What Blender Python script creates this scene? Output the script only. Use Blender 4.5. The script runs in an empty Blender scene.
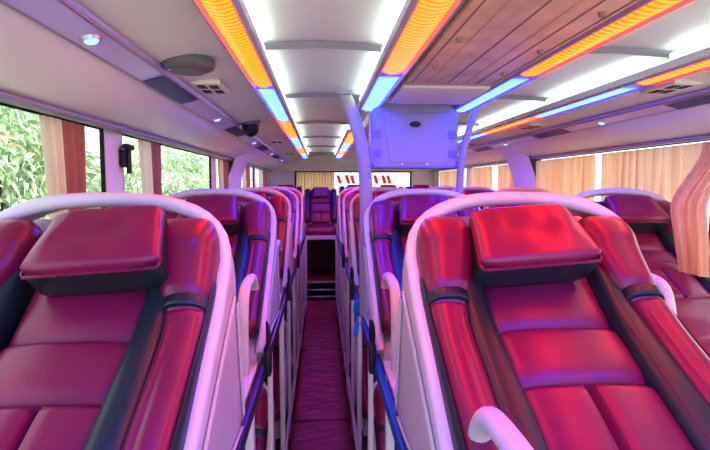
import bpy, bmesh, math, random
from mathutils import Vector
random.seed(7)
C = bpy.context.scene
COL = C.collection
PI = math.pi
CAMZ = 1.48
F = 500.0

# ------------------------------------------------------------------ materials
def nodes(name):
    m = bpy.data.materials.new(name); m.use_nodes = True
    nt = m.node_tree
    return m, nt, nt.nodes['Principled BSDF'], nt.nodes['Material Output']

def pmat(name, col, rough=.5, spec=.5, metal=0, var=.0, nscale=8, bump=0, bscale=200, coat=0, sheen=0):
    m, nt, b, out = nodes(name)
    b.inputs['Base Color'].default_value = (*col, 1)
    b.inputs['Roughness'].default_value = rough
    b.inputs['Specular IOR Level'].default_value = spec
    b.inputs['Metallic'].default_value = metal
    b.inputs['Coat Weight'].default_value = coat
    b.inputs['Coat Roughness'].default_value = .25
    tc = nt.nodes.new('ShaderNodeTexCoord')
    if var:
        n = nt.nodes.new('ShaderNodeTexNoise'); n.inputs['Scale'].default_value = nscale
        n.inputs['Detail'].default_value = 4
        nt.links.new(tc.outputs['Object'], n.inputs['Vector'])
        r = nt.nodes.new('ShaderNodeValToRGB')
        r.color_ramp.elements[0].position = .3; r.color_ramp.elements[1].position = .7
        r.color_ramp.elements[0].color = (*[c*(1-var) for c in col], 1)
        r.color_ramp.elements[1].color = (*[min(1, c*(1+var)) for c in col], 1)
        nt.links.new(n.outputs['Fac'], r.inputs['Fac'])
        nt.links.new(r.outputs['Color'], b.inputs['Base Color'])
    if bump:
        n2 = nt.nodes.new('ShaderNodeTexNoise'); n2.inputs['Scale'].default_value = bscale
        n2.inputs['Detail'].default_value = 3
        nt.links.new(tc.outputs['Object'], n2.inputs['Vector'])
        bp = nt.nodes.new('ShaderNodeBump'); bp.inputs['Strength'].default_value = bump
        bp.inputs['Distance'].default_value = .01
        nt.links.new(n2.outputs['Fac'], bp.inputs['Height'])
        nt.links.new(bp.outputs['Normal'], b.inputs['Normal'])
    return m

def emat(name, col, strength, dots=0, dcol=None):
    m, nt, b, out = nodes(name)
    b.inputs['Base Color'].default_value = (*[min(.8, c*.5) for c in col], 1)
    b.inputs['Roughness'].default_value = .25
    b.inputs['Emission Color'].default_value = (*col, 1)
    b.inputs['Emission Strength'].default_value = strength
    if dots:                                   # LEDs behind a ribbed diffuser
        tc = nt.nodes.new('ShaderNodeTexCoord')
        w = nt.nodes.new('ShaderNodeTexWave'); w.bands_direction = 'Y'
        w.inputs['Scale'].default_value = dots
        nt.links.new(tc.outputs['Object'], w.inputs['Vector'])
        r = nt.nodes.new('ShaderNodeValToRGB')
        r.color_ramp.elements[0].color = (*col, 1); r.color_ramp.elements[1].color = (*dcol, 1)
        nt.links.new(w.outputs['Fac'], r.inputs['Fac'])
        nt.links.new(r.outputs['Color'], b.inputs['Emission Color'])
    return m

def curtmat(name, col, tr=.6):
    m = bpy.data.materials.new(name); m.use_nodes = True
    nt = m.node_tree; nt.nodes.clear()
    out = nt.nodes.new('ShaderNodeOutputMaterial')
    d = nt.nodes.new('ShaderNodeBsdfDiffuse'); t = nt.nodes.new('ShaderNodeBsdfTranslucent')
    mx = nt.nodes.new('ShaderNodeMixShader'); mx.inputs[0].default_value = tr
    tc = nt.nodes.new('ShaderNodeTexCoord')
    w = nt.nodes.new('ShaderNodeTexNoise'); w.inputs['Scale'].default_value = 30
    mp = nt.nodes.new('ShaderNodeMapping'); mp.inputs['Scale'].default_value = (1, 1, .08)
    nt.links.new(tc.outputs['Object'], mp.inputs['Vector']); nt.links.new(mp.outputs['Vector'], w.inputs['Vector'])
    r = nt.nodes.new('ShaderNodeValToRGB')
    r.color_ramp.elements[0].position = .3; r.color_ramp.elements[1].position = .7
    r.color_ramp.elements[0].color = (*[c*.8 for c in col], 1); r.color_ramp.elements[1].color = (*col, 1)
    nt.links.new(w.outputs['Fac'], r.inputs['Fac'])
    nt.links.new(r.outputs['Color'], d.inputs['Color']); nt.links.new(r.outputs['Color'], t.inputs['Color'])
    nt.links.new(d.outputs[0], mx.inputs[1]); nt.links.new(t.outputs[0], mx.inputs[2])
    nt.links.new(mx.outputs[0], out.inputs['Surface'])
    return m

def glassmat(name, tint=(.93, .97, .96)):
    m = bpy.data.materials.new(name); m.use_nodes = True
    nt = m.node_tree; nt.nodes.clear()
    out = nt.nodes.new('ShaderNodeOutputMaterial')
    t = nt.nodes.new('ShaderNodeBsdfTransparent'); t.inputs['Color'].default_value = (*tint, 1)
    g = nt.nodes.new('ShaderNodeBsdfGlossy'); g.inputs['Roughness'].default_value = .03
    mx = nt.nodes.new('ShaderNodeMixShader'); mx.inputs[0].default_value = .06
    nt.links.new(t.outputs[0], mx.inputs[1]); nt.links.new(g.outputs[0], mx.inputs[2])
    nt.links.new(mx.outputs[0], out.inputs['Surface'])
    return m

M = {}
M['leather'] = pmat('maroon_leather', (.215, .009, .055), .30, .5, var=.14, nscale=5, bump=.07, bscale=260, coat=.22)
M['leather_mat'] = pmat('maroon_mat_vinyl', (.19, .016, .026), .45, .5, var=.2, nscale=5, bump=.2, bscale=24)
M['dark'] = pmat('black_green_leather', (.012, .026, .028), .38, .6, bump=.08, bscale=260, coat=.1)
M['white'] = pmat('white_plastic', (.64, .63, .58), .42, .45, var=.03, nscale=4)
M['cream'] = pmat('cream_panel', (.84, .83, .64), .5, .4, var=.03, nscale=3)
M['panel'] = pmat('side_panel', (.84, .87, .74), .38, .5, var=.03, nscale=2)
M['rib'] = pmat('rib_shade_grey', (.42, .42, .41), .6, .3)  # grey puts the dim shading between the tube glows into the ribs
M['ceil'] = pmat('ceiling_panel', (.86, .90, .72), .5, .4, var=.02, nscale=2)
M['duct'] = pmat('duct_panel', (.80, .70, .38), .6, .3, var=.15, nscale=10)
M['duct_dark'] = pmat('duct_slot', (.40, .29, .21), .7, .3)
M['purple_rail'] = pmat('purple_rail', (.05, .025, .10), .3, .5, metal=.3)
M['blue_rail'] = pmat('blue_rail', (.01, .10, .36), .35, .5)
M['lav_lit'] = pmat('lavender_lit_plastic', (.34, .31, .36), .4, .5, var=.04, nscale=4)  # whitish plastic with the purple cabin light put into its colour
M['lav_lit_dark'] = pmat('lavender_lit_grille', (.22, .20, .42), .5, .4)  # purple light put into the grille and lip colour too
M['black'] = pmat('black_plastic', (.012, .012, .014), .45, .5)
M['rubber'] = pmat('black_rubber', (.012, .012, .012), .7, .3)
M['grey'] = pmat('grey_plastic', (.16, .17, .16), .45, .5)
M['steel'] = pmat('brushed_steel', (.6, .58, .6), .3, .5, metal=.8)
M['cove'] = pmat('cove_metal', (.62, .54, .82), .3, .6, metal=.0)
M['cove_dark'] = pmat('cove_smoked', (.03, .03, .20), .4, .4)
M['housing'] = pmat('light_housing', (.55, .48, .52), .35, .5, metal=.2)
M['curtain'] = curtmat('beige_curtain', (.92, .64, .38), .55)
M['curtain_lining'] = curtmat('cream_lining', (.90, .78, .58), .55)
M['curtain_pink'] = curtmat('dusty_pink_curtain', (.52, .20, .17), .3)
M['glass'] = glassmat('window_glass')
M['orange'] = emat('orange_led', (1.0, .016, .001), 18, 14, (1.0, .036, .0015))
M['blue'] = emat('blue_led', (.008, .018, 1.0), 36, 14, (.012, .027, 1.0))
M['tube'] = emat('white_tube', (.78, .96, 1.0), 6.5)
M['spot'] = emat('blue_spot', (.10, .22, 1.0), 5.0)
M['ground'] = pmat('ground', (.38, .37, .34), .9, .2, var=.2)
M['leaf'] = pmat('leaf_green', (.58, .80, .48), .5, .4, var=.45, nscale=3)
M['leaf2'] = pmat('leaf_pale', (.66, .84, .56), .5, .4, var=.4, nscale=3)
M['bark'] = pmat('bark', (.16, .11, .07), .8, .2)
M['red'] = curtmat('red_sticker', (.95, .22, .14), .75)
M['redpaint'] = pmat('red_paint', (.6, .05, .03), .5, .3)
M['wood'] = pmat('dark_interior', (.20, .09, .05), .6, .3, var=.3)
M['bluecloth'] = pmat('blue_cloth', (.02, .22, .65), .8, .2)
M['houseplaster'] = pmat('pale_plaster', (.75, .72, .68), .8, .2, var=.05)
M['rooftile'] = pmat('red_roof', (.55, .12, .08), .8, .2, var=.2)

# ------------------------------------------------------------------ helpers
def obj(name, bm, mat, parent=None, smooth=True, loc=None):
    bmesh.ops.recalc_face_normals(bm, faces=bm.faces)
    me = bpy.data.meshes.new(name); bm.to_mesh(me); bm.free()
    me.materials.append(mat)
    if smooth:
        for p in me.polygons: p.use_smooth = True
        try: me.set_sharp_from_angle(angle=math.radians(42))
        except Exception: pass
    o = bpy.data.objects.new(name, me); COL.objects.link(o)
    if parent: o.parent = parent
    if loc: o.location = loc
    return o

def tag(o, label, cat, group=None, kind=None):
    o['label'] = label; o['category'] = cat
    if group: o['group'] = group
    if kind: o['kind'] = kind
    return o

def thing(name, label, cat, loc=(0, 0, 0), group=None):
    o = bpy.data.objects.new(name, None); COL.objects.link(o)
    o.empty_display_size = .1; o.location = loc
    return tag(o, label, cat, group)

def struct(o):
    o['kind'] = 'structure'; return o

def copy_tree(o, parent=None, skip=()):
    c = o.copy(); COL.objects.link(c)
    if parent: c.parent = parent
    for ch in list(o.children):
        if ch.name.split('.')[0] in skip: continue
        copy_tree(ch, c, skip)
    return c

def box(bm, x0, x1, y0, y1, z0, z1, bev=0):
    vs = [bm.verts.new((x, y, z)) for x in (x0, x1) for y in (y0, y1) for z in (z0, z1)]
    fs = []
    for q in ((0, 1, 3, 2), (4, 6, 7, 5), (0, 4, 5, 1), (2, 3, 7, 6), (0, 2, 6, 4), (1, 5, 7, 3)):
        fs.append(bm.faces.new([vs[i] for i in q]))
    if bev:
        es = list({e for f in fs for e in f.edges})
        bmesh.ops.bevel(bm, geom=es, offset=bev, segments=2, affect='EDGES', profile=.5)
    return bm

def boxbm(*a): return box(bmesh.new(), *a)

def tube(bm, pts, r, n=10, caps=True, flat=None):
    """sweep a circle (or ellipse: flat=(ra, rb)) along pts"""
    pts = [Vector(p) for p in pts]
    rings = []
    up = None
    for i, p in enumerate(pts):
        t = (pts[min(i+1, len(pts)-1)] - pts[max(i-1, 0)]).normalized()
        if up is None:
            up = Vector((0, 0, 1)) if abs(t.z) < .9 else Vector((0, 1, 0))
        a = t.cross(up)
        if a.length < 1e-4: a = t.cross(Vector((1, 0, 0)))
        a.normalize(); b = a.cross(t).normalized(); up = b
        ra, rb = flat if flat else (r, r)
        if callable(r): ra = rb = r(i/(len(pts)-1))
        rings.append([bm.verts.new(p + a*math.cos(2*PI*k/n)*ra + b*math.sin(2*PI*k/n)*rb) for k in range(n)])
    for r0, r1 in zip(rings, rings[1:]):
        for k in range(n):
            bm.faces.new((r0[k], r0[(k+1) % n], r1[(k+1) % n], r1[k]))
    if caps:
        bm.faces.new(rings[0][::-1]); bm.faces.new(rings[-1])
    return bm

def crom(pts, n):
    """Catmull-Rom through 2D/3D pts, resampled to n by arc length"""
    P = [Vector(p) for p in pts]
    P = [P[0]*2-P[1]] + P + [P[-1]*2-P[-2]]
    out = []
    for i in range(1, len(P)-2):
        for k in range(24):
            t = k/24
            a, b, c, d = P[i-1], P[i], P[i+1], P[i+2]
            out.append(.5*((2*b)+(c-a)*t+(2*a-5*b+4*c-d)*t*t+(3*b-a-3*c+d)*t**3))
    out.append(P[-2])
    L = [0]
    for a, b in zip(out, out[1:]): L.append(L[-1]+(b-a).length)
    res = []; j = 0
    for k in range(n):
        s = L[-1]*k/(n-1)
        while j < len(L)-2 and L[j+1] < s: j += 1
        f = (s-L[j])/max(1e-9, L[j+1]-L[j])
        res.append(out[j].lerp(out[j+1], min(1, f)))
    return res, L[-1]

def sgn(v, p): return math.copysign(abs(v)**p, v)

def loft(path, hw, ht, hb, xc=lambda s: 0, ns=70, n=28, e=2.6, er=.05, off=0, mod=None, er1=None):
    """cushion: superellipse cross-section carried along a (y,z) path, ends rounded over er metres"""
    P, L = crom([(0, *p) for p in path], ns)
    er1 = er if er1 is None else er1
    bm = bmesh.new(); rings = []
    fn = lambda v, s: v(s) if callable(v) else v
    for i, p in enumerate(P):
        s = i/(ns-1)
        t = (P[min(i+1, ns-1)]-P[max(i-1, 0)]).normalized()
        N = Vector((0, t.z, -t.y))
        d0, d1 = s*L, (1-s)*L
        k = 1
        if d0 < er: k = min(k, math.sqrt(max(0, 1-((er-d0)/er)**2)))
        if d1 < er1: k = min(k, math.sqrt(max(0, 1-((er1-d1)/er1)**2)))
        k = max(k, .02)
        W = fn(hw, s)*(.35+.65*k) if er > .012 else fn(hw, s)*(.8+.2*k)
        ring = []
        for q in range(n):
            a = 2*PI*q/n
            cx = math.cos(a); cz = math.copysign(max(0, 1-abs(cx)**e)**(1/e), math.sin(a)) if q*2 % n else 0
            h = (fn(ht, s) if cz >= 0 else fn(hb, s))*k
            if mod and cz > 0: h *= mod(s, cx, s*L)
            v = p + Vector((fn(xc, s)+cx*W, 0, 0)) + N*(h*cz + off)
            ring.append(bm.verts.new(v))
        rings.append(ring)
    for r0, r1 in zip(rings, rings[1:]):
        for k in range(n):
            bm.faces.new((r0[k], r0[(k+1) % n], r1[(k+1) % n], r1[k]))
    bm.faces.new(rings[0][::-1]); bm.faces.new(rings[-1])
    return bm

def cyl(bm, c, axis, r, h, n=24, r2=None):
    c = Vector(c); ax = Vector(axis).normalized()
    a = ax.orthogonal().normalized(); b = ax.cross(a)
    r2 = r if r2 is None else r2
    R0 = [bm.verts.new(c + (a*math.cos(2*PI*k/n)+b*math.sin(2*PI*k/n))*r) for k in range(n)]
    R1 = [bm.verts.new(c + ax*h + (a*math.cos(2*PI*k/n)+b*math.sin(2*PI*k/n))*r2) for k in range(n)]
    for k in range(n): bm.faces.new((R0[k], R0[(k+1) % n], R1[(k+1) % n], R1[k]))
    bm.faces.new(R0[::-1]); bm.faces.new(R1)
    return bm

# ------------------------------------------------------------------ layout constants
XL, XR = -.79, 1.74          # window walls
XC = .474                    # bus centre line = middle column
YB, YE = -1.3, 7.7           # open front end, rear wall
ROWS = [1.16+1.14*k for k in range(5)]
COLS = {'left': -.482, 'mid': .474, 'right': 1.42}

# ------------------------------------------------------------------ setting
bm = boxbm(XL, XR, YB, YE, -.16, -.12)
struct(obj('floor', bm, M['grey']))
g = obj('ground', boxbm(-14, 14, -6, 22, -1.35, -1.25), M['ground']); struct(g)

LW = [(.25, 1.91), (2.07, 3.70), (3.86, 4.28), (4.82, 6.0), (6.14, 7.4)]
RW = [(.35, 2.02), (2.12, 3.93), (4.38, 5.75), (5.92, 7.4)]
ZW0, ZW1 = .98, 1.685
def sidewall(name, x0, x1, wins):
    bm = bmesh.new()
    box(bm, x0, x1, YB, YE, -.16, ZW0)
    box(bm, x0, x1, YB, YE, ZW1, 1.80)
    ys = [YB] + [v for w in wins for v in w] + [YE]
    for a, b in zip(ys[::2], ys[1::2]): box(bm, x0, x1, a, b, ZW0, ZW1)
    return struct(obj(name, bm, M['cream'], smooth=False))
sidewall('wall_left', XL-.02, XL, LW)
sidewall('wall_right', XR, XR+.02, RW)
nwin = 0
def window(xin, sg, a, b, z0=ZW0, z1=ZW1):
    global nwin; nwin += 1
    bm = bmesh.new()
    x0, x1 = sorted((xin+sg*.003, xin+sg*.014))
    w = .013
    box(bm, x0, x1, a, a+w, z0, z1); box(bm, x0, x1, b-w, b, z0, z1)
    box(bm, x0, x1, a+w, b-w, z0, z0+w); box(bm, x0, x1, a+w, b-w, z1-.005, z1)
    o = struct(obj('window_%d' % nwin, bm, M['rubber'], smooth=False))
    bm = boxbm(*sorted((xin+sg*.007, xin+sg*.010)), a+w, b-w, z0+w, z1-.005)
    obj('window_pane', bm, M['glass'], o, smooth=False)
    return o
for a, b in LW: window(XL, -1, a, b)
for a, b in RW: window(XR, 1, a, b)

# rear wall with its window
RX0, RX1, RZ0, RZ1 = -.40, 1.40, 1.30, 1.69
bm = bmesh.new()
box(bm, XL, XR, YE, YE+.06, -.16, RZ0); box(bm, XL, XR, YE, YE+.06, RZ1, 2.0)
box(bm, XL, RX0, YE, YE+.06, RZ0, RZ1); box(bm, RX1, XR, YE, YE+.06, RZ0, RZ1)
struct(obj('wall_rear', bm, M['cream'], smooth=False))
nwin += 1
bm = bmesh.new(); w = .02
box(bm, RX0, RX0+w, YE+.005, YE+.045, RZ0, RZ1); box(bm, RX1-w, RX1, YE+.005, YE+.045, RZ0, RZ1)
box(bm, RX0+w, RX1-w, YE+.005, YE+.045, RZ0, RZ0+w); box(bm, RX0+w, RX1-w, YE+.005, YE+.045, RZ1-w, RZ1)
rw = struct(obj('window_%d' % nwin, bm, M['rubber'], smooth=False))
obj('window_pane', boxbm(RX0+w, RX1-w, YE+.022, YE+.027, RZ0+w, RZ1-w), M['glass'], rw, smooth=False)
for px in (338, 346.5, 351.5, 375, 383, 388):
    x = (px-321)*YE/F
    bm = bmesh.new()
    wd, sk = .052, .03
    v = [bm.verts.new(q) for q in ((x-sk, YE+.018, 1.63), (x-sk+wd, YE+.018, 1.63), (x+sk+wd-.02, YE+.018, 1.50), (x+sk-.02, YE+.018, 1.50))]
    f = bm.faces.new(v); r = bmesh.ops.extrude_face_region(bm, geom=[f])
    for q in r['geom']:
        if isinstance(q, bmesh.types.BMVert): q.co.y -= .003
    obj('red_sticker_bar', bm, M['red'], rw, smooth=False)
# curved header from ceiling to rear window
bm = bmesh.new()
P, _ = crom([(YE-.46, 1.915), (YE-.25, 1.89), (YE-.08, 1.80), (YE-.012, 1.70)], 14)
ra = [bm.verts.new((XL+.02, p.x, p.y)) for p in P]; rb = [bm.verts.new((XR-.02, p.x, p.y)) for p in P]
for i in range(13): bm.faces.new((ra[i], rb[i], rb[i+1], ra[i+1]))
struct(obj('trim_1', bm, M['cream']))

# ceiling: one extruded section
sec = [(XL, 1.70), (-.70, 1.725), (-.60, 1.77), (-.545, 1.815), (-.47, 1.835), (-.36, 1.855), (-.262, 1.862),
       (-.258, 1.912), (-.17, 1.915), (-.10, 1.922), (0.0, 1.927), (.13, 1.922), (.20, 1.915), (.288, 1.912), (.292, 1.862)]
secr = [(2*XC-x, z) for x, z in sec[::-1]]
bm = bmesh.new()
full = sec + secr
ys = [YB+(YE-YB)*k/40 for k in range(41)]
rows = []
for y in ys: rows.append([bm.verts.new((x, y, z)) for x, z in full])
for r0, r1 in zip(rows, rows[1:]):
    for k in range(len(full)-1): bm.faces.new((r0[k], r0[k+1], r1[k+1], r1[k]))
# roof skin above so nothing leaks in
box(bm, XL-.02, XR+.02, YB, YE+.06, 1.98, 2.02)
ceil = struct(obj('ceiling', bm, M['ceil']))
# cross ribs of the two aisle ceilings
bm = bmesh.new()
for y in (.5, 1.62, 2.5, 3.55, 4.6, 5.7, 6.8):
    for s in (0, 1):
        pr = [(-.225, 1.906), (-.10, 1.914), (0, 1.919), (.13, 1.914), (.25, 1.906)]
        if s: pr = [(2*XC-x, z) for x, z in pr]
        a = [bm.verts.new((x, y-.03, z+.006)) for x, z in pr]; b = [bm.verts.new((x, y+.03, z+.006)) for x, z in pr]
        m_ = [bm.verts.new((x, y, z-.008)) for x, z in pr]
        for i in range(4):
            bm.faces.new((a[i], a[i+1], m_[i+1], m_[i])); bm.faces.new((m_[i], m_[i+1], b[i+1], b[i]))
struct(obj('trim_2', bm, M['rib']))
# glossy upper side panels already in section; ledge lip over the windows
for n_, x, sg in ((3, XL, 1), (4, XR, -1)):
    bm = bmesh.new()
    box(bm, *sorted((x, x+sg*.05)), YB, YE, 1.684, 1.700, .005)
    struct(obj('trim_%d' % n_, bm, M['lav_lit']))

# side panels (slightly in front of the ceiling section, glossy)
for n_, s in ((5, 0), (6, 1)):
    bm = bmesh.new()
    pr = [(-.785, 1.694), (-.70, 1.716), (-.605, 1.758), (-.55, 1.803)]
    if s: pr = [(2*XC-x, z) for x, z in pr]
    pr, _ = crom(pr, 12)
    a = [bm.verts.new((p.x, YB, p.y)) for p in pr]; b = [bm.verts.new((p.x, YE, p.y)) for p in pr]
    for i in range(11): bm.faces.new((a[i], a[i+1], b[i+1], b[i]))
    struct(obj('trim_%d' % n_, bm, M['panel']))

# coves: polished strip with smoked sections
for n_, s, nm in ((7, 0, 'left'), (8, 1, 'right')):
    mx = (lambda x: 2*XC-x) if s else (lambda x: x)
    bm = bmesh.new()
    pr = [(-.552, 1.806), (-.545, 1.797), (-.51, 1.806), (-.475, 1.815), (-.468, 1.832)]
    pr = [(mx(x), z) for x, z in pr]
    a = [bm.verts.new((x, YB, z)) for x, z in pr]; b = [bm.verts.new((x, YE-.1, z)) for x, z in pr]
    for i in range(4): bm.faces.new((a[i], a[i+1], b[i+1], b[i]))
    o = struct(obj('trim_%d' % n_, bm, M['cove']))
    for ex, ez in ((-.549, 1.7985), (-.472, 1.8165)):
        obj('edge_strip', tube(bmesh.new(), [(mx(ex), YB, ez), (mx(ex), YE-.1, ez)], .005, 8), M['steel'], o)
    for y0 in (.2, 1.60, 2.92, 4.28, 5.6):
        bm = bmesh.new()
        pr = [(mx(-.543), 1.7955), (mx(-.51), 1.8040), (mx(-.477), 1.8125)]
        y1 = y0+.42
        lo = [[bm.verts.new((x, y, z-d)) for x, z in pr] for y in (y0, y1) for d in (0, .0025)]
        for i in range(2):
            bm.faces.new((lo[1][i], lo[1][i+1], lo[3][i+1], lo[3][i]))
            bm.faces.new((lo[0][i], lo[0][i+1], lo[1][i+1], lo[1][i])); bm.faces.new((lo[2][i], lo[2][i+1], lo[3][i+1], lo[3][i]))
        obj('smoked_panel', bm, M['cove_dark'], o)
    ord_ = ['nearest the camera', 'second from the camera', 'third from the camera', 'fourth from the camera', 'farthest from the camera']
    for k in range(5):
        y = 1.18+1.36*k
        if s and k == 0: continue
        x = mx(-.51)
        t = thing('cove_lamp', 'small round blue lamp in the %s cove strip, %s' % (nm, ord_[k] if not s else ord_[k].replace('second from', 'nearest to').replace('third', 'second').replace('fourth', 'third')), 'lamp', (x, y, 1.806), 'blue lamps in the cove strips')
        ax = (.24*(-1 if not s else 1)*-1, 0, -.97)
        obj('bezel', cyl(bmesh.new(), (0, 0, 0), ax, .024, .007, 20, .021), M['steel'], t)
        obj('lens', cyl(bmesh.new(), Vector(ax)*.006, ax, .017, .005, 20, .012), M['spot'], t)

# structural pillars
for n_, s in ((9, 0), (10, 1)):
    mx = (lambda x: 2*XC-x) if s else (lambda x: x)
    y0, y1 = (4.28, 4.80) if not s else (3.94, 4.37)
    bm = bmesh.new()
    pr = [(-.79, .9), (-.79, 1.3), (-.775, 1.55), (-.72, 1.70), (-.62, 1.79), (-.56, 1.82)]
    rows = []
    for x, z in pr:
        i_ = .035
        rows.append([bm.verts.new((mx(x), y0, z)), bm.verts.new((mx(x+i_), y0+.05, z-.012)), bm.verts.new((mx(x+i_), y1-.05, z-.012)), bm.verts.new((mx(x), y1, z))])
    for a, b in zip(rows, rows[1:]):
        for k in range(3): bm.faces.new((a[k], a[k+1], b[k+1], b[k]))
    struct(obj('trim_%d' % n_, bm, M['panel']))

# ------------------------------------------------------------------ coloured light strips
def strip(label, x0, x1, segs, inner, tubes):
    xm = (x0+x1)/2
    t = thing('ceiling_light_strip', label, 'light strip', (xm, 0, 1.86), 'coloured light strips along the ceiling')
    bm = bmesh.new()
    hwid = (x1-x0)/2
    y0, y1 = segs[0][1], segs[-1][2]
    # housing: shallow trough with lips
    for a, b in [(segs[0][1], segs[-1][2])]:
        pr = [(-hwid-.008, .012), (-hwid-.008, -.012), (-hwid+.004, -.020), (-hwid+.009, -.012), (hwid-.009, -.012), (hwid-.004, -.020), (hwid+.008, -.012), (hwid+.008, .012)]
        r0 = [bm.verts.new((x, a, z)) for x, z in pr]; r1 = [bm.verts.new((x, b, z)) for x, z in pr]
        for k in range(7): bm.faces.new((r0[k], r0[k+1], r1[k+1], r1[k]))
        bm.faces.new(r0[::-1]); bm.faces.new(r1)
    obj('housing', bm, M['housing'], t)
    for c, a, b in segs:
        if c is None: continue
        bm = bmesh.new(); n = 8; w = hwid-.010
        ra = [bm.verts.new((-w+2*w*k/n, a+.03, -.0125-.008*math.sin(PI*k/n))) for k in range(n+1)]
        rb = [bm.verts.new((-w+2*w*k/n, b-.03, -.0125-.008*math.sin(PI*k/n))) for k in range(n+1)]
        for k in range(n): bm.faces.new((ra[k], ra[k+1], rb[k+1], rb[k]))
        bm.faces.new(ra); bm.faces.new(rb[::-1])
        obj('orange_diffuser' if c == 'o' else 'blue_diffuser', bm, M['orange' if c == 'o' else 'blue'], t)
    for a, b in tubes:
        bm = tube(bmesh.new(), [(inner*(hwid-.006), a, .031), (inner*(hwid-.006), b, .031)], .010, 10)
        obj('white_tube', bm, M['tube'], t)
outer = [('b', -.6, .25), (None, .25, .98), ('o', .98, 1.93), ('b', 1.95, 2.93), ('o', 2.95, 3.95), ('b', 3.97, 4.95), ('o', 4.97, 6.0), ('b', 6.0, 6.9)]
outer = [('b', -.9, .70), ('o', .98, 1.93), ('b', 1.95, 2.93), ('o', 2.95, 3.95), ('b', 3.97, 4.95), ('o', 4.97, 6.0), ('b', 6.0, 6.9)]
outer_r = [('b', -.9, .35), ('o', .9, 1.79), ('b', 1.83, 2.66), ('o', 2.68, 3.56), ('b', 3.58, 4.45), ('o', 4.47, 5.4), ('b', 5.42, 6.3), ('o', 6.32, 6.9)]
innr = [('b', -.9, .45), ('o', .48, 1.68), ('b', 1.70, 2.5)]
innr2 = [('o', 3.55, 4.5), ('b', 4.5, 5.4), ('o', 5.4, 6.2), ('b', 6.2, 6.8)]
TB = [(-.6, .44), (.56, 1.56), (1.68, 2.44), (2.56, 3.5), (3.6, 4.55), (4.65, 5.65), (5.75, 6.75)]
strip('long orange and blue light strip on the ceiling at the left of the near aisle', -.25, -.17, outer, 1, TB)
strip('orange and blue light strip over the middle column, ending left of the hanging monitor', .19, .28, innr, -1, TB[:3])
strip('orange and blue light strip over the middle column, ending right of the hanging monitor', .648, .735, innr, 1, TB[:3])
strip('far short light strip seen behind the left ceiling pole', .19, .28, innr2, -1, TB[4:])
strip('far short light strip on the ceiling behind the right ceiling pole', .668, .735, innr2, 1, TB[4:])
strip('long orange and blue light strip nearest the right-hand curtains', 1.115, 1.215, outer_r, -1, TB)

# ------------------------------------------------------------------ air duct over the middle column
t = thing('air_duct', 'brown slotted air duct panel on the ceiling between two light strips', 'air duct', (XC, 0, 1.855))
obj('duct_panel', boxbm(-.172, .160, YB+.1, 1.84, -.012, .004, .004), M['duct'], t)
for x in (-.15, -.02, .085, .145):
    obj('duct_slot', boxbm(x-.002, x+.002, YB+.15, 1.80, -.0135, -.011), M['duct_dark'], t, smooth=False)
for x in (-.085, .055):
    obj('duct_ridge', boxbm(x-.016, x+.016, YB+.15, 1.80, -.015, -.010, .002), M['duct'], t)
for x, y in ((-.13, .95), (-.13, 1.25), (-.13, 1.52), (.12, 1.05), (.12, 1.35), (.12, 1.62)):
    o = obj('air_nozzle', cyl(bmesh.new(), (x, y, -.010), (0, 0, -1), .010, .012, 16, .006), M['duct_dark'], t)
t = obj('ceiling_panel', boxbm(.302, .635, 1.86, 2.22, 1.835, 1.858, .008), M['cream'])
tag(t, 'plain beige ceiling panel between the brown duct and the hanging monitor', 'ceiling panel')

# ------------------------------------------------------------------ hanging monitor
t = thing('hanging_monitor', 'pale lavender-lit overhead monitor housing hanging from the ceiling between two poles', 'monitor', (.443, 2.36, 1.712))
W_, H0, H1 = .208, -.145, .150
def hm_outline(w, z0, z1, rt, rb, n=8):
    pts = []
    for k in range(n+1):
        a = PI/2*k/n; pts.append((w-rt+rt*math.sin(PI/2-a), z1-rt*.55+rt*.55*math.sin(a)))
    pts = []
    for cx, cz, rx, rz, a0 in ((w-rt, z1-rt*.5, rt, rt*.5, 0), (-w+rt, z1-rt*.5, rt, rt*.5, 90), (-w+rb, z0+rb, rb, rb, 180), (w-rb, z0+rb, rb, rb, 270)):
        for k in range(n+1):
            a = math.radians(a0+90*k/n); pts.append((cx+rx*math.cos(a), cz+rz*math.sin(a)))
    return pts
def plate(bm, pts, y0, y1, bev=0):
    a = [bm.verts.new((x, y0, z)) for x, z in pts]; b = [bm.verts.new((x, y1, z)) for x, z in pts]
    n = len(pts)
    f0 = bm.faces.new(a[::-1]); f1 = bm.faces.new(b)
    for k in range(n): bm.faces.new((a[k], a[(k+1) % n], b[(k+1) % n], b[k]))
    if bev: bmesh.ops.bevel(bm, geom=list(f0.edges), offset=bev, segments=3, affect='EDGES')
    return bm
obj('housing', plate(bmesh.new(), hm_outline(W_, H0, H1, .10, .012), 0, .10, .010), M['lav_lit'], t)
obj('bottom_lip', boxbm(-W_, W_, -.006, .09, H0-.008, H0+.002, .003), M['lav_lit_dark'], t)
scr = [(-.150, .10), (.150, .10), (.120, -.132), (-.120, -.132)]
obj('center_panel', plate(bmesh.new(), [(-.120, -.130), (.120, -.130), (.155, .11), (-.155, .11)], -.004, .003, .003), M['lav_lit'], t)
for sx in (-1, 1):
    for z in (-.105, -.015):
        bm = bmesh.new()
        for k in range(6): box(bm, sx*.178-.018, sx*.178+.018, -.003, .002, z+k*.0065, z+k*.0065+.0035)
        obj('speaker_grille', bm, M['lav_lit_dark'], t, smooth=False)
    for z in (-.132,):
        obj('screw', cyl(bmesh.new(), (sx*.06, -.003, z), (0, -1, 0), .005, .003, 12), M['steel'], t)
bm = bmesh.new(); cyl(bm, (0, -.003, 0), (0, -1, 0), .014, .006, 24)
for v in bm.verts: v.co.x *= 1.9; v.co.z = v.co.z+.052
obj('latch', bm, M['black'], t)
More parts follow.
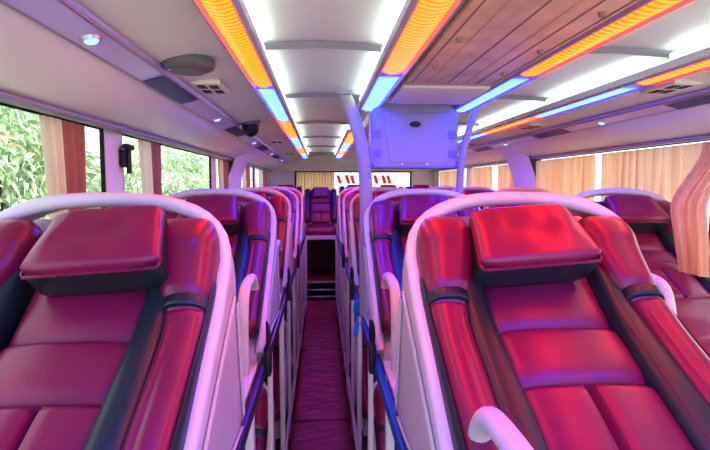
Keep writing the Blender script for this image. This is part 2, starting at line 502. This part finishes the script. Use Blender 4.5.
obj('hanger', boxbm(-.12, .12, .03, .08, .14, .16), M['cream'], t, smooth=False)

# ------------------------------------------------------------------ ceiling poles
def pole(label, x, y, bend, wid):
    t = thing('ceiling_pole', label, 'pole', (x, y, .84), 'white poles beside the hanging monitor')
    pts = [(0, 0, .0), (0, 0, .35), (0, 0, .62), (bend*.13, 0, .78), (bend*.36, 0, .88), (bend*.66, 0, .97), (bend, 0, 1.055)]
    P, _ = crom(pts, 40)
    obj('post', tube(bmesh.new(), P, 0, 16, flat=(wid, .016)), M['lav_lit'], t)
    obj('foot_flange', cyl(bmesh.new(), (0, 0, .0), (0, 0, 1), wid*1.25, .02, 20), M['white'], t)
    obj('ceiling_flange', boxbm(bend-.035, bend+.035, -.03, .03, 1.045, 1.062, .004), M['lav_lit'], t)
    return t
pole('wide flat lavender-lit pole curving to the ceiling left of the hanging monitor', .206, 2.30, -.10, .030)
pole('slim lavender-lit pole curving to the ceiling right of the hanging monitor', .655, 2.34, .10, .017)

# ------------------------------------------------------------------ ceiling fittings, left side
def ceilz(x):
    if x > XC: x = 2*XC-x
    for (a, za), (b, zb) in zip(sec, sec[1:]):
        if a <= x <= b: return za+(zb-za)*(x-a)/(b-a)
t = thing('ceiling_speaker', 'dark grey oval speaker on the left ceiling panel', 'speaker', (-.395, 1.56, ceilz(-.395)))
bm = bmesh.new()
for k, (r, z) in enumerate(((.078, .004), (.080, -.010), (.074, -.022), (.055, -.030))):
    ring = [bm.verts.new((r*math.cos(2*PI*q/32), r*.9*math.sin(2*PI*q/32), z)) for q in range(32)]
    if k:
        for q in range(32): bm.faces.new((pv[q], pv[(q+1) % 32], ring[(q+1) % 32], ring[q]))
    pv = ring
bm.faces.new(pv)
obj('rim', bm, M['grey'], t)
bm = bmesh.new(); cyl(bm, (0, 0, -.028), (0, 0, -1), .052, .006, 28, .046)
obj('grille', bm, M['grey'], t)
obj('knob', cyl(bmesh.new(), (-.045, -.02, -.024), (0, 0, -1), .008, .007, 12), M['white'], t)
def vent(label, x, y, s=1):
    t = thing('air_outlet', label, 'air vent', (x, y, ceilz(x)-.001), 'air outlet plates on the ceiling')
    obj('plate', boxbm(-.052*s, .052*s, -.10*s, .10*s, -.012, .006, .004), M['cream'], t)
    for ix in (-1, 1):
        for iy in (-1, 1):
            cx, cy = ix*.022*s, iy*.045*s
            bm = bmesh.new()
            for k in range(3): box(bm, cx-.015*s, cx+.015*s, cy-.028*s+k*.02*s, cy-.028*s+k*.02*s+.012*s, -.0145, -.011)
            obj('outlet', bm, M['black'], t, smooth=False)
vent('cream air outlet plate on the left ceiling, just behind the oval speaker', -.405, 1.92)
vent('air outlet plate on the left ceiling behind the dark dome camera', -.37, 4.3, 1.1)
vent('farthest air outlet plate on the left ceiling near the rear wall', -.37, 5.9, 1.1)
vent('air outlet plate on the right ceiling nearest the photo edge', 1.315, 1.84)
vent('air outlet plate on the right ceiling, second from the photo edge', 1.315, 3.1)
vent('air outlet plate on the right ceiling, farthest of three', 1.315, 4.4)
t = thing('dome_camera', 'small dark dome camera under the left ceiling panel', 'camera', (-.41, 3.0, ceilz(-.41)))
obj('base', cyl(bmesh.new(), (0, 0, .004), (0, 0, -1), .058, .022, 28, .055), M['grey'], t)
bm = bmesh.new(); bmesh.ops.create_uvsphere(bm, u_segments=24, v_segments=14, radius=.05)
for v in bm.verts: v.co.z = v.co.z*1.1-.03
obj('dome', bm, M['black'], t)
# hammer on the left pillar
t = thing('window_hammer', 'black emergency hammer in a holder on the left window pillar', 'hammer', (XL+.002, 2.06, 1.60))
obj('holder', boxbm(.0, .022, -.032, .032, -.05, .02, .006), M['black'], t)
obj('handle', tube(bmesh.new(), [(.026, 0, -.075), (.026, 0, -.04), (.026, 0, .025)], .010, 10), M['black'], t)
obj('hammer_head', tube(bmesh.new(), [(.026, -.035, .03), (.026, .035, .03)], .012, 10), M['black'], t)

# ------------------------------------------------------------------ seats
def ss(a, b, v):
    t = max(0, min(1, (v-a)/(b-a))); return t*t*(3-2*t)
def gauss(v, w): return math.exp(-(v/w)**2)

BACK = [(.018, 1.40), (-.008, 1.335), (-.052, 1.270), (-.143, 1.193), (-.275, 1.118), (-.372, 1.064), (-.46, 1.012)]
PAN = [(-.44, 1.018), (-.56, .955), (-.72, .925), (-.84, .912), (-.93, .910)]
BOL = [(.008, 1.405), (-.016, 1.335), (-.062, 1.272), (-.145, 1.198), (-.275, 1.122), (-.375, 1.066), (-.47, 1.008), (-.56, .955)]
LB = crom([(0, *p) for p in BACK], 10)[1]

def back_mod(seams, vseam_from):
    def mod(s, cx, d):
        v = 1
        for q in seams: v -= .80*math.exp(-(q-d)/.020) if d < q else .80*math.exp(-(d-q)/.005)
        for q in seams:   # puff between seams
            pass
        if d > vseam_from: v -= .6*math.exp(-abs(cx)/.045)
        v += .12*(1-cx*cx)
        return v
    return mod

def pillow_parts(root, path, w0, w1, ht=.034, hb=.05):
    def pm(s, cx, d):
        r = math.hypot((s-.5)*1.6, cx*.9)
        v = 1 - .30*gauss(r, .28)
        v += .10*math.sin(9*cx+4*s)*gauss(s-.45, .3)+.05*math.sin(17*cx-6*s)*gauss(s-.3, .3)
        return v
    p = obj('pillow', loft(path, lambda s: w0+(w1-w0)*s, ht, .004, ns=46, n=40, e=4.2, er=.018, mod=pm), M['leather'], root)
    obj('pillow_gusset', loft(path, lambda s: w0+(w1-w0)*s+.001, .001, hb, ns=40, n=36, e=7, er=.014, off=-.001), M['dark'], p)
    P, L = crom([(0, *q) for q in path], 20)
    pts = []
    for i, q in enumerate(P):
        s = i/19; pts.append((-(w0+(w1-w0)*s)*(.97 if 0 < i < 19 else .93), q.y, q.z))
    pts2 = [(-x, y, z) for x, y, z in pts[::-1]]
    lp = pts+pts2+[pts[0]]
    obj('piping', tube(bmesh.new(), lp, .0035, 6, caps=False), M['leather'], p)
    return p

def bolster(root, path, sg, top_in, low_in, out, ht, Lk=.2, bandd=.235):
    def edges(s):
        k = ss(.12, .42, s)
        return (top_in+(low_in-top_in)*k, out)
    hw = lambda s: (edges(s)[1]-edges(s)[0])/2
    xc = lambda s: sg*(edges(s)[1]+edges(s)[0])/2
    hts = lambda s: ht*(1.08-.34*ss(.15, .5, s))
    L = crom([(0, *p) for p in path], 10)[1]
    def mod(s, cx, d): return 1-.16*gauss(d-bandd+.012, .008)-.16*gauss(d-bandd-.022, .008)-.25*gauss(cx*sg+.35, .06)*ss(.3, .45, s)
    o = obj('side_bolster', loft(path, hw, hts, .04, xc, ns=90, n=44, e=2.9, er=.075, mod=mod, er1=.03), M['leather'], root)
    # dark band across
    P, L = crom([(0, *p) for p in path], 160)
    i0, i1 = int((bandd-.012)/L*159), int((bandd+.026)/L*159)
    seg = [(p.y, p.z) for p in P[i0:i1+1:2]]
    s0 = (i0+i1)/2/159
    obj('trim_band', loft(seg, hw(s0)+.0015, hts(s0)+.0025, .04, lambda s: xc(s0), ns=10, n=44, e=2.9, er=.006), M['dark'], o)
    return o

def rim_curve(n=70, HW=.264):
    """front rim of the shell: up one side, over the head, down the other side"""
    side = [(-HW, -.56, .885), (-HW, -.40, 1.02), (-HW, -.24, 1.135), (-HW, -.11, 1.225), (-HW, -.035, 1.295)]
    arch = []
    for k in range(0, 15):
        a = PI*k/14
        x = -HW*sgn(math.cos(a), 2/2.7); z = 1.305+.142*sgn(math.sin(a), 2/2.5)
        arch.append((x, -.02+.05*math.sin(a)**1.0, z))
    pts = side+arch[0:]+[(-x, y, z) for x, y, z in side[::-1]]
    return crom(pts, n)[0]

def shell_parts(root):
    R = rim_curve()
    # back edge partner of each rim point
    def backp(p):
        k = ss(.88, 1.32, p.z)
        top = ss(1.30, 1.44, p.z)
        y = .175*(1-k)+.075*k; y = y*(1-top)+(p.y+.055)*top
        z = .80+(p.z-.885)*1.02 if p.z < 1.2 else .80+(1.2-.885)*1.02+(p.z-1.2)*1.285
        z = min(z, p.z-.006)
        x = p.x*1.0
        return Vector((x, y, z))
    bm = bmesh.new()
    grid = []
    for p in R:
        b = backp(p); grid.append([bm.verts.new(p.lerp(b, k/6)) for k in range(7)])
    for a, b in zip(grid, grid[1:]):
        for k in range(6): bm.faces.new((a[k], a[k+1], b[k+1], b[k]))
    o = obj('shell', bm, M['white'], root)
    so = o.modifiers.new('thick', 'SOLIDIFY'); so.thickness = .014; so.offset = 0
    # raised outline panel on both sides
    for sx in (-1, 1):
        bm = bmesh.new()
        x = sx*.276
        tube(bm, [(x, -.30, 1.02), (x, .03, 1.22), (x, .06, 1.20), (x, .13, .89), (x, .10, .87), (x, -.40, .90), (x, -.40, .93), (x, -.30, 1.02)], .004, 6, caps=False)
        obj('panel_bead', bm, M['white'], root)
    # rolled hoop edge
    obj('hoop', tube(bmesh.new(), [p+Vector((0, -.004, 0)) for p in R], 0, 14, flat=(.017, .017)), M['white'], root)
    # back sheet
    bm = bmesh.new()
    P = crom([(0, .085, 1.40), (0, .06, 1.32), (0, .0, 1.225), (0, -.12, 1.13), (0, -.28, 1.04), (0, -.45, .95), (0, -.60, .865)], 16)[0]
    rows = []
    for p in P:
        w = .255 if p.z < 1.36 else .215
        rows.append([bm.verts.new((-w+2*w*k/6, p.y, p.z)) for k in range(7)])
    for a, b in zip(rows, rows[1:]):
        for k in range(6): bm.faces.new((a[k], a[k+1], b[k+1], b[k]))
    o = obj('shell_back', bm, M['white'], root)
    so = o.modifiers.new('thick', 'SOLIDIFY'); so.thickness = .01

def guard(root, sg):
    x = sg*.228
    pts = [(x, -.410, .86), (x, -.410, 1.00), (x, -.417, 1.08), (x, -.445, 1.125), (x, -.49, 1.142), (x, -.60, 1.142), (x, -.66, 1.12), (x, -.69, 1.06), (x, -.70, .98), (x, -.70, .86)]
    o = obj('guard_rail', tube(bmesh.new(), crom(pts, 44)[0], .0185, 14), M['white'], root)
    return o

def make_berth(name, label, group, guards):
    t = thing(name, label, 'sleeper seat', (0, 0, 0), group)
    obj('backrest', loft(BACK, .127, .034, .035, ns=230, n=80, e=4.5, er=.02, mod=back_mod((.315, .455), .462)), M['leather'], t)
    obj('seat_pad', loft(PAN, lambda s: .150+.05*s, .034, .035, ns=50, n=30, e=4.5, er=.02, mod=lambda s, cx, d: 1-.4*gauss(d-.3, .008)), M['leather'], t)
    for sg in (-1, 1):
        bolster(t, BOL, sg, .126, .176, .257, .070)
        obj('trim_strip', loft(BOL[1:], lambda s: .030+.010*s, .046, .035, lambda s, sg=sg: sg*.155, ns=60, n=28, e=3, er=.02), M['dark'], t)
        obj('edge_piping', loft(BOL[2:], .007, .040, .03, lambda s, sg=sg: sg*.2545, ns=50, n=12, e=2.2, er=.06), M['dark'], t)
    pillow_parts(t, [(-.043, 1.420), (-.073, 1.401), (-.140, 1.350), (-.178, 1.316)], .108, .131, .024, .085)
    shell_parts(t)
    obj('base_tray', boxbm(-.262, .262, -.93, .12, .842, .866, .006), M['white'], t)
    for sg in guards: guard(t, sg)
    return t

rowname = ['nearest the camera', 'second from the camera', 'third from the camera', 'fourth from the camera', 'fifth from the camera']
protoL = make_berth('sleeper_seat', '', 'upper sleeper seats', (1,))
protoM = copy_tree(protoL, skip=('guard_rail',)); guard(protoM, -1)
used = {'L': False, 'M': False}
extra = {('left', 0): 'big maroon leather upper sleeper seat beside the left window, ',
         ('mid', 0): 'big bright red-lit leather upper sleeper seat in the middle column, ',
         ('right', 1): 'dark maroon upper sleeper seat beside the closed right curtains, '}
for c, x in COLS.items():
    for k, y in enumerate(ROWS):
        if c == 'right' and k == 0: continue
        if c == 'left':
            o = protoL if not used['L'] else copy_tree(protoL); used['L'] = True; where = 'left window column'
        else:
            o = protoM if not used['M'] else copy_tree(protoM); used['M'] = True
            where = 'middle column' if c == 'mid' else 'right window column'
        o.location = (x, y, 0)
        if c == 'right':
            nm = ['', 'nearest visible in the column', 'second visible in the column', 'third visible in the column', 'fourth and farthest in the column'][k]
        else: nm = rowname[k]
        o['label'] = extra.get((c, k), 'maroon leather upper sleeper seat in the %s, ' % where) + nm
        o['group'] = 'upper sleeper seats'
        if c == 'left' and k == 0: proto_guardless = o
        if c != 'right' and k >= 1 and k <= 4:
            l = copy_tree(o, skip=('base_tray', 'guard_rail', 'panel_bead')); l.location = (x-.022*(1 if c == 'left' else -1), y, -.86)
            l.name = 'lower_sleeper_seat'; l['category'] = 'sleeper seat'; l['group'] = 'lower sleeper seats'
            l['label'] = 'lower bunk sleeper seat under the upper seat in the %s, %s' % (where, ['', 'nearest visible', 'second visible', 'third visible', 'farthest'][k])

for ch in list(proto_guardless.children):
    if ch.name.split('.')[0] == 'guard_rail': bpy.data.objects.remove(ch)
proto_guardless.location = (-.478, 1.135, 0)
import itertools
rp = random.Random(3)
for o in [o for o in COL.objects if o.name.split('.')[0] == 'sleeper_seat']:
    near = o.location.y < 1.3
    if near and o.location.x < 0:
        for ch in o.children:
            if ch.name.split('.')[0] == 'backrest': ch.location.x = .020
    for ch in o.children:
        if ch.name.split('.')[0] == 'pillow':
            th = math.radians(-4.0 if near else rp.uniform(-3, 3)); px, pz = 0, 1.36
            ch.rotation_euler.y = th
            dx = (.042 if o.location.x < 0 else -.026) if near else rp.uniform(-.01, .01)
            ch.location = (px-(px*math.cos(th)+pz*math.sin(th))+dx, 0, pz-(pz*math.cos(th)-px*math.sin(th)))
# ------------------------------------------------------------------ bunk frames
def frame(label, x, rail, xs):
    t = thing('bunk_frame', label, 'bunk frame', (x, 0, -.12), 'bunk frames along the aisle')
    obj('side_rail', boxbm(-.011, .011, -.2, 6.3, .945, .985, .004), rail, t)
    for y in [.24+1.14*k for k in range(1, 6)]:
        obj('post', boxbm(-.012, .012, y-.018+.0, y+.018, 0, .95, .004), M['white'], t)
    for y in [.80+1.14*k for k in range(1, 5)]:
        obj('bracket', boxbm(-.010, .010, y-.012, y+.012, 0, .95, .003), M['white'], t)
    obj('kick_rail', boxbm(-.010, .010, -.2, 6.3, .12, .17, .004), M['white'], t)
frame('purple railed bunk frame along the left side of the aisle', -.204, M['purple_rail'], -1)
frame('blue railed bunk frame along the right side of the aisle', .194, M['blue_rail'], 1)

# belts, hanging buckles
def buckle(label, x, y, z):
    t = thing('seat_belt_buckle', label, 'seat belt', (x, y, z), 'black belt buckles hanging on the rails')
    obj('buckle', boxbm(-.012, .012, -.03, .03, -.055, .030, .006), M['black'], t)
    obj('strap', tube(bmesh.new(), crom([(0, -.02, .02), (.004, -.015, .07), (.0, .01, .10), (0, .02, .07), (0, .025, .0), (0, .03, -.04)], 18)[0], 0, 8, flat=(.005, .018)), M['black'], t)
    obj('tongue', boxbm(-.010, .010, .0, .045, -.085, -.050, .008), M['black'], t)
for x, sd in ((-.186, 'left'), (.176, 'right')):
    for k, y in enumerate((1.70, 2.84, 3.98)):
        buckle('black belt buckle on the %s aisle rail, %s' % (sd, ['nearest the camera', 'second from the camera', 'farthest of three'][k]), x, y, .90)
t = obj('cloth_tie', tube(bmesh.new(), crom([(.186, 2.33, .90), (.168, 2.31, .93), (.160, 2.32, .88), (.172, 2.34, .86), (.165, 2.33, .80), (.160, 2.31, .77)], 26)[0], 0, 8, flat=(.006, .013)), M['bluecloth'])
tag(t, 'small blue cloth tied around the right aisle rail', 'cloth')

# ------------------------------------------------------------------ aisle mats
edges = [1.70, 3.06, 4.42, 5.70, 6.36]
lab = ['nearest the camera', 'second from the camera', 'third from the camera', 'last before the rear platform']
for k in range(4):
    a, b = edges[k], edges[k+1]
    def wm(s, cx, d, k=k):
        return 1+.08*math.sin(d*21+2*cx+k)+.06*math.sin(d*47-3*cx)*gauss(cx, .8)+.05*math.sin(d*83+5*cx+k)
    bm = loft([(b-.004, -.03), ((a+b)/2, -.03), (a+.004, -.03)], .181, .034, .088, lambda s: .0, ns=110, n=36, e=6, er=.02, mod=wm)
    o = obj('aisle_mattress', bm, M['leather_mat'])
    o.location = (-.005, 0, 0)
    tag(o, 'maroon padded mattress on the aisle floor, '+lab[k], 'mattress', 'mattress pads along the aisle floor')

# ------------------------------------------------------------------ rear platform and rear seats
t = thing('rear_platform', 'white framed platform under the rear seats with a dark opening and shelf bars', 'platform', (0, 6.42, -.12))
bm = bmesh.new()
box(bm, -.21, -.185, 0, .03, 0, .93, .004); box(bm, .18, .205, 0, .03, 0, .93, .004); box(bm, -.21, .205, -.004, .03, .895, .95, .005)
obj('front_frame', bm, M['white'], t)
obj('deck', boxbm(XL+.01, XR-.01, .03, 1.26, .90, .93), M['white'], t, smooth=False)
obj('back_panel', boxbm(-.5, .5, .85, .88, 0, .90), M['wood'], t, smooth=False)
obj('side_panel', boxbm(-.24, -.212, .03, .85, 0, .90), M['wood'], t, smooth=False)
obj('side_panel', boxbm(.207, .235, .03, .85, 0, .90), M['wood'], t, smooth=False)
for z in (.14, .23, .33):
    obj('shelf_bar', boxbm(-.185, .18, .0, .025, z, z+.022, .003), M['steel'], t)
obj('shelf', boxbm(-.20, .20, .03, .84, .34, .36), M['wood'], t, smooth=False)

RB = [(.05, 1.425), (.02, 1.33), (-.04, 1.18), (-.10, 1.03), (-.13, .95)]
RP = [(-.10, .90), (-.30, .885), (-.48, .88), (-.60, .875)]
def make_rear():
    t = thing('passenger_seat', '', 'seat', (0, 0, 0), 'seats in the rear row')
    obj('backrest', loft(RB, .142, .030, .04, ns=120, n=48, e=4.5, er=.03, mod=back_mod((.22, .36), .37)), M['leather'], t)
    obj('seat_pad', loft(RP, .205, .05, .065, ns=40, n=30, e=5, er=.03), M['leather'], t)
    for sg in (-1, 1):
        o = obj('side_bolster', loft(RB, .038, .060, .04, lambda s, sg=sg: sg*.18, ns=50, n=22, e=2.4, er=.06), M['dark'], t)
        obj('bolster_face', loft(RB, .020, .064, .04, lambda s, sg=sg: sg*.205, ns=40, n=18, e=2.4, er=.06), M['leather'], o)
    pillow_parts(t, [(.0, 1.445), (-.02, 1.40), (-.045, 1.34), (-.06, 1.31)], .108, .118, .03, .035)
    return t
pr = make_rear()
rl = ['rear row seat in the left corner under the beige rear curtain', 'rear row seat standing alone at the end of the aisle',
      'rear row seat just right of the aisle end, behind the left pole', 'rear row seat under the middle of the red-barred rear window',
      'rear row seat at the far right corner']
for k, x in enumerate((-.49, -.005, .48, .95, 1.42)):
    o = pr if k == 0 else copy_tree(pr)
    o.location = (x, 7.05, 0 if k == 1 else .035); o['label'] = 'dark maroon '+rl[k]

# ------------------------------------------------------------------ curtains
def curtain_bm(x, y0, y1, z0, z1, folds, amp, sg, shape=None, nu=None, nz=18, ph=0):
    bm = bmesh.new(); nu = nu or folds*8
    rows = []
    for j in range(nz+1):
        v = j/nz; z = z1+(z0-z1)*v
        row = []
        for i in range(nu+1):
            u = i/nu
            yy0, yy1, dx = (y0, y1, 0) if not shape else shape(v, y0, y1)
            y = yy0+(yy1-yy0)*u
            a = amp*(.75+.35*v)
            xx = x+sg*(a*(2*abs(math.sin(PI*folds*u+ph+.5*math.sin(3*u*PI+v)))-1)+a*.35*math.sin(2*PI*folds*2.3*u+1.3+v)) + dx
            row.append(bm.verts.new((xx, y+.25*a*math.cos(2*PI*folds*u+v*1.3), z)))
        rows.append(row)
    for a, b in zip(rows, rows[1:]):
        for k in range(nu): bm.faces.new((a[k], a[k+1], b[k+1], b[k]))
    return bm
def curtain(label, x, y0, y1, folds, mat, z0=1.0, z1=1.671, amp=.017, sg=1, shape=None, name='window_curtain', ph=0):
    o = obj(name, curtain_bm(x, y0, y1, z0, z1, folds, amp, sg, shape, ph=ph), mat)
    return tag(o, label, 'curtain', 'window curtains')
XRc = XR-.021; XLc = XL+.021
curtain('broad beige pleated curtain on the right, nearest closed one', XRc, 2.14, 2.95, 12, M['curtain'])
curtain('beige pleated curtain on the right between the white gap and the big pillar', XRc, 3.07, 3.92, 12, M['curtain'], ph=1)
curtain('beige curtain on the right just behind the big pillar', XRc, 4.39, 4.82, 6, M['curtain'], ph=2)
curtain('beige curtain on the right, second behind the big pillar', XRc, 4.97, 5.70, 9, M['curtain'])
curtain('far beige curtain on the right nearest the rear wall', XRc, 6.0, 7.2, 12, M['curtain'], ph=1)
# tied curtain at the right edge, swept over the seat
def tied(v, y0, y1):
    k = math.sin(PI*min(1, v*1.0))
    return (y0-.12*v-.03*k, y1-.13*v, -.19*ss(0, .55, v))
curtain('loose beige curtain swept forward over the seat at the right photo edge', XRc-.035, 1.95, 2.11, 6, M['curtain'], z0=1.12, z1=1.668, amp=.014, shape=tied)
# left side: face plus lining gathered beside the window posts
def gath(a, b):
    def f(v, y0, y1): return (y0+a*v, y1+b*v, .0)
    return f
def left_curtain(label, y0, ym, y1, f=4):
    t = thing('window_curtain', label, 'curtain', (XLc, y0, 1.672), 'window curtains')
    for nm, a, b, m, sh in (('lining', 0, ym-y0, M['curtain_lining'], gath(.06, .02)), ('face', ym-y0, y1-y0, M['curtain_pink'], gath(.02, -.05))):
        obj(nm, curtain_bm(0, a, b, -.67, 0, f, .011, 1, sh), m, t)
left_curtain('cream and dusty pink curtain gathered at the left window nearest the camera', 1.45, 1.56, 1.71)
left_curtain('cream and dusty pink curtain at the second left window, beyond the hammer', 2.20, 2.34, 2.48)
left_curtain('narrow cream and pink curtain at the third left window', 3.84, 4.0, 4.22)
left_curtain('cream and pink curtain at the fourth left window', 5.0, 5.2, 5.5)
left_curtain('farthest cream and pink curtain on the left near the rear wall', 6.3, 6.7, 7.3)
# rear curtain
bm = curtain_bm(0, -.38, .20, 1.30, 1.675, 13, .02, 1)
for v in bm.verts: v.co.x, v.co.y = v.co.y, YE-.035+v.co.x
tag(obj('window_curtain', bm, M['curtain']), 'golden beige pleated curtain on the left part of the rear window', 'curtain', 'window curtains')

# ------------------------------------------------------------------ outside
def leaf(bm, p, d, L, w, rnd):
    d = d.normalized(); s = d.cross(Vector((rnd.uniform(-1, 1), rnd.uniform(-1, 1), rnd.uniform(-1, 1))))
    if s.length < .05: return
    s.normalize()
    m = p+d*L*.45; e = p+d*L+Vector((0, 0, -L*.25))
    a, b, c, f = bm.verts.new(p), bm.verts.new(m+s*w), bm.verts.new(e), bm.verts.new(m-s*w)
    bm.faces.new((a, b, c, f))
def shrub(label, x, y, h, rad, n, seed, m, zc):
    rnd = random.Random(seed)
    t = thing('garden_shrub', label, 'shrub', (x, y, -1.25), 'leafy shrubs outside the left windows')
    bm = bmesh.new()
    for k in range(5):
        a = 2*PI*k/5
        tube(bm, crom([(0.05*math.cos(a), .05*math.sin(a), 0), (.2*math.cos(a), .2*math.sin(a), h*.4), (rad*.55*math.cos(a), rad*.55*math.sin(a), h*.85)], 8)[0], lambda s: .025*(1-.7*s), 7)
    obj('stem', bm, M['bark'], t)
    bm = bmesh.new()
    for k in range(n):
        a = rnd.uniform(0, 2*PI); zz = rnd.uniform(-1, 1); r = rnd.uniform(.25, 1)**.4
        q = math.sqrt(1-zz*zz)
        p = Vector((r*q*math.cos(a)*rad*.8, r*q*math.sin(a)*rad, zc+r*zz*(h-zc)*1.0))
        d = Vector((math.cos(a)*.6+rnd.uniform(-.6, .6), math.sin(a)*.6+rnd.uniform(-.6, .6), rnd.uniform(-.8, .6)))
        leaf(bm, p, d, rnd.uniform(.08, .17), rnd.uniform(.009, .019), rnd)
    obj('leaves', bm, m, t, smooth=False)
sh = [(-2.3, 1.35, 2.95, .75, 'leafy green shrub outside the nearest left window'),
      (-3.9, 3.1, 3.25, .95, 'taller pale shrub set back between the first and second left windows'),
      (-2.4, 4.1, 2.95, .75, 'leafy green shrub outside the second left window'),
      (-3.9, 5.8, 3.25, 1.1, 'taller pale shrub set back outside the third left window'),
      (-2.5, 7.9, 3.0, 1.1, 'leafy green shrub outside the far left windows')]
for i, (x, y, h, r, l) in enumerate(sh):
    h += .55
    shrub(l, x, y, h, r, 9500, 10+i, M['leaf'] if i % 2 == 0 else M['leaf2'], 2.4)
for i, (x, y) in enumerate(((-1.7, 11.5), (1.0, 11.8), (3.7, 11.7))):
    shrub(['leafy shrub behind the bus seen at the left of the rear window', 'leafy shrub behind the bus seen through the rear window centre', 'leafy shrub behind the bus seen at the right of the rear window'][i],
          x, y, 3.1, 1.1, 4500, 40+i, M['leaf2'], 1.9)
t = thing('garden_house', 'pale house with red tiled roof far behind the left shrubs', 'house', (-7.0, 3.4, -1.25))
bm = boxbm(-1.2, 1.2, -2.6, 2.6, 0, 2.75); obj('walls', bm, M['houseplaster'], t, smooth=False)
bm = bmesh.new()
v = [bm.verts.new(q) for q in ((-1.5, -2.8, 2.7), (1.5, -2.8, 2.7), (1.5, 2.8, 2.7), (-1.5, 2.8, 2.7), (0, -2.8, 3.35), (0, 2.8, 3.35))]
for q in ((0, 1, 4), (3, 5, 2), (1, 2, 5, 4), (0, 4, 5, 3), (0, 3, 2, 1)): bm.faces.new([v[i] for i in q])
obj('roof', bm, M['rooftile'], t, smooth=False)

# ------------------------------------------------------------------ world, camera
w = bpy.data.worlds.new('World'); C.world = w; w.use_nodes = True
nt = w.node_tree; bg = nt.nodes['Background']
sky = nt.nodes.new('ShaderNodeTexSky'); sky.sky_type = 'HOSEK_WILKIE'
sky.sun_direction = Vector((-.4, -.2, .85)).normalized(); sky.turbidity = 8
mixn = nt.nodes.new('ShaderNodeMixRGB'); mixn.inputs[0].default_value = .8
mixn.inputs[2].default_value = (.95, .98, 1.0, 1)
nt.links.new(sky.outputs[0], mixn.inputs[1]); nt.links.new(mixn.outputs[0], bg.inputs['Color'])
bg.inputs['Strength'].default_value = 2.5
sun = bpy.data.lights.new('sun', 'SUN'); sun.energy = 4.5; sun.angle = .2
so = bpy.data.objects.new('sun', sun); COL.objects.link(so)
so.rotation_euler = (math.radians(22), math.radians(12), 0)

def lamp(nm, loc, rot, col, e, sx, sy):
    l = bpy.data.lights.new(nm, 'AREA'); l.shape = 'RECTANGLE'; l.size = sx; l.size_y = sy; l.color = col; l.energy = e
    o = bpy.data.objects.new(nm, l); COL.objects.link(o); o.location = loc; o.rotation_euler = rot
cam = bpy.data.cameras.new('camera'); co = bpy.data.objects.new('camera', cam); COL.objects.link(co)
cam.sensor_width = 36; cam.lens = F/710*36; cam.clip_start = .02
b = math.atan(40/F); a = math.atan(34/F*math.cos(b))
co.location = (0, 0, CAMZ); co.rotation_euler = (PI/2-b, 0, -a)
C.camera = co
C.view_settings.view_transform = 'Standard'
C.view_settings.look = 'None'
C.view_settings.exposure = 0.3
C.view_settings.gamma = 0.84
C.cycles.use_denoising = True
C.cycles.max_bounces = 8; C.cycles.transparent_max_bounces = 12
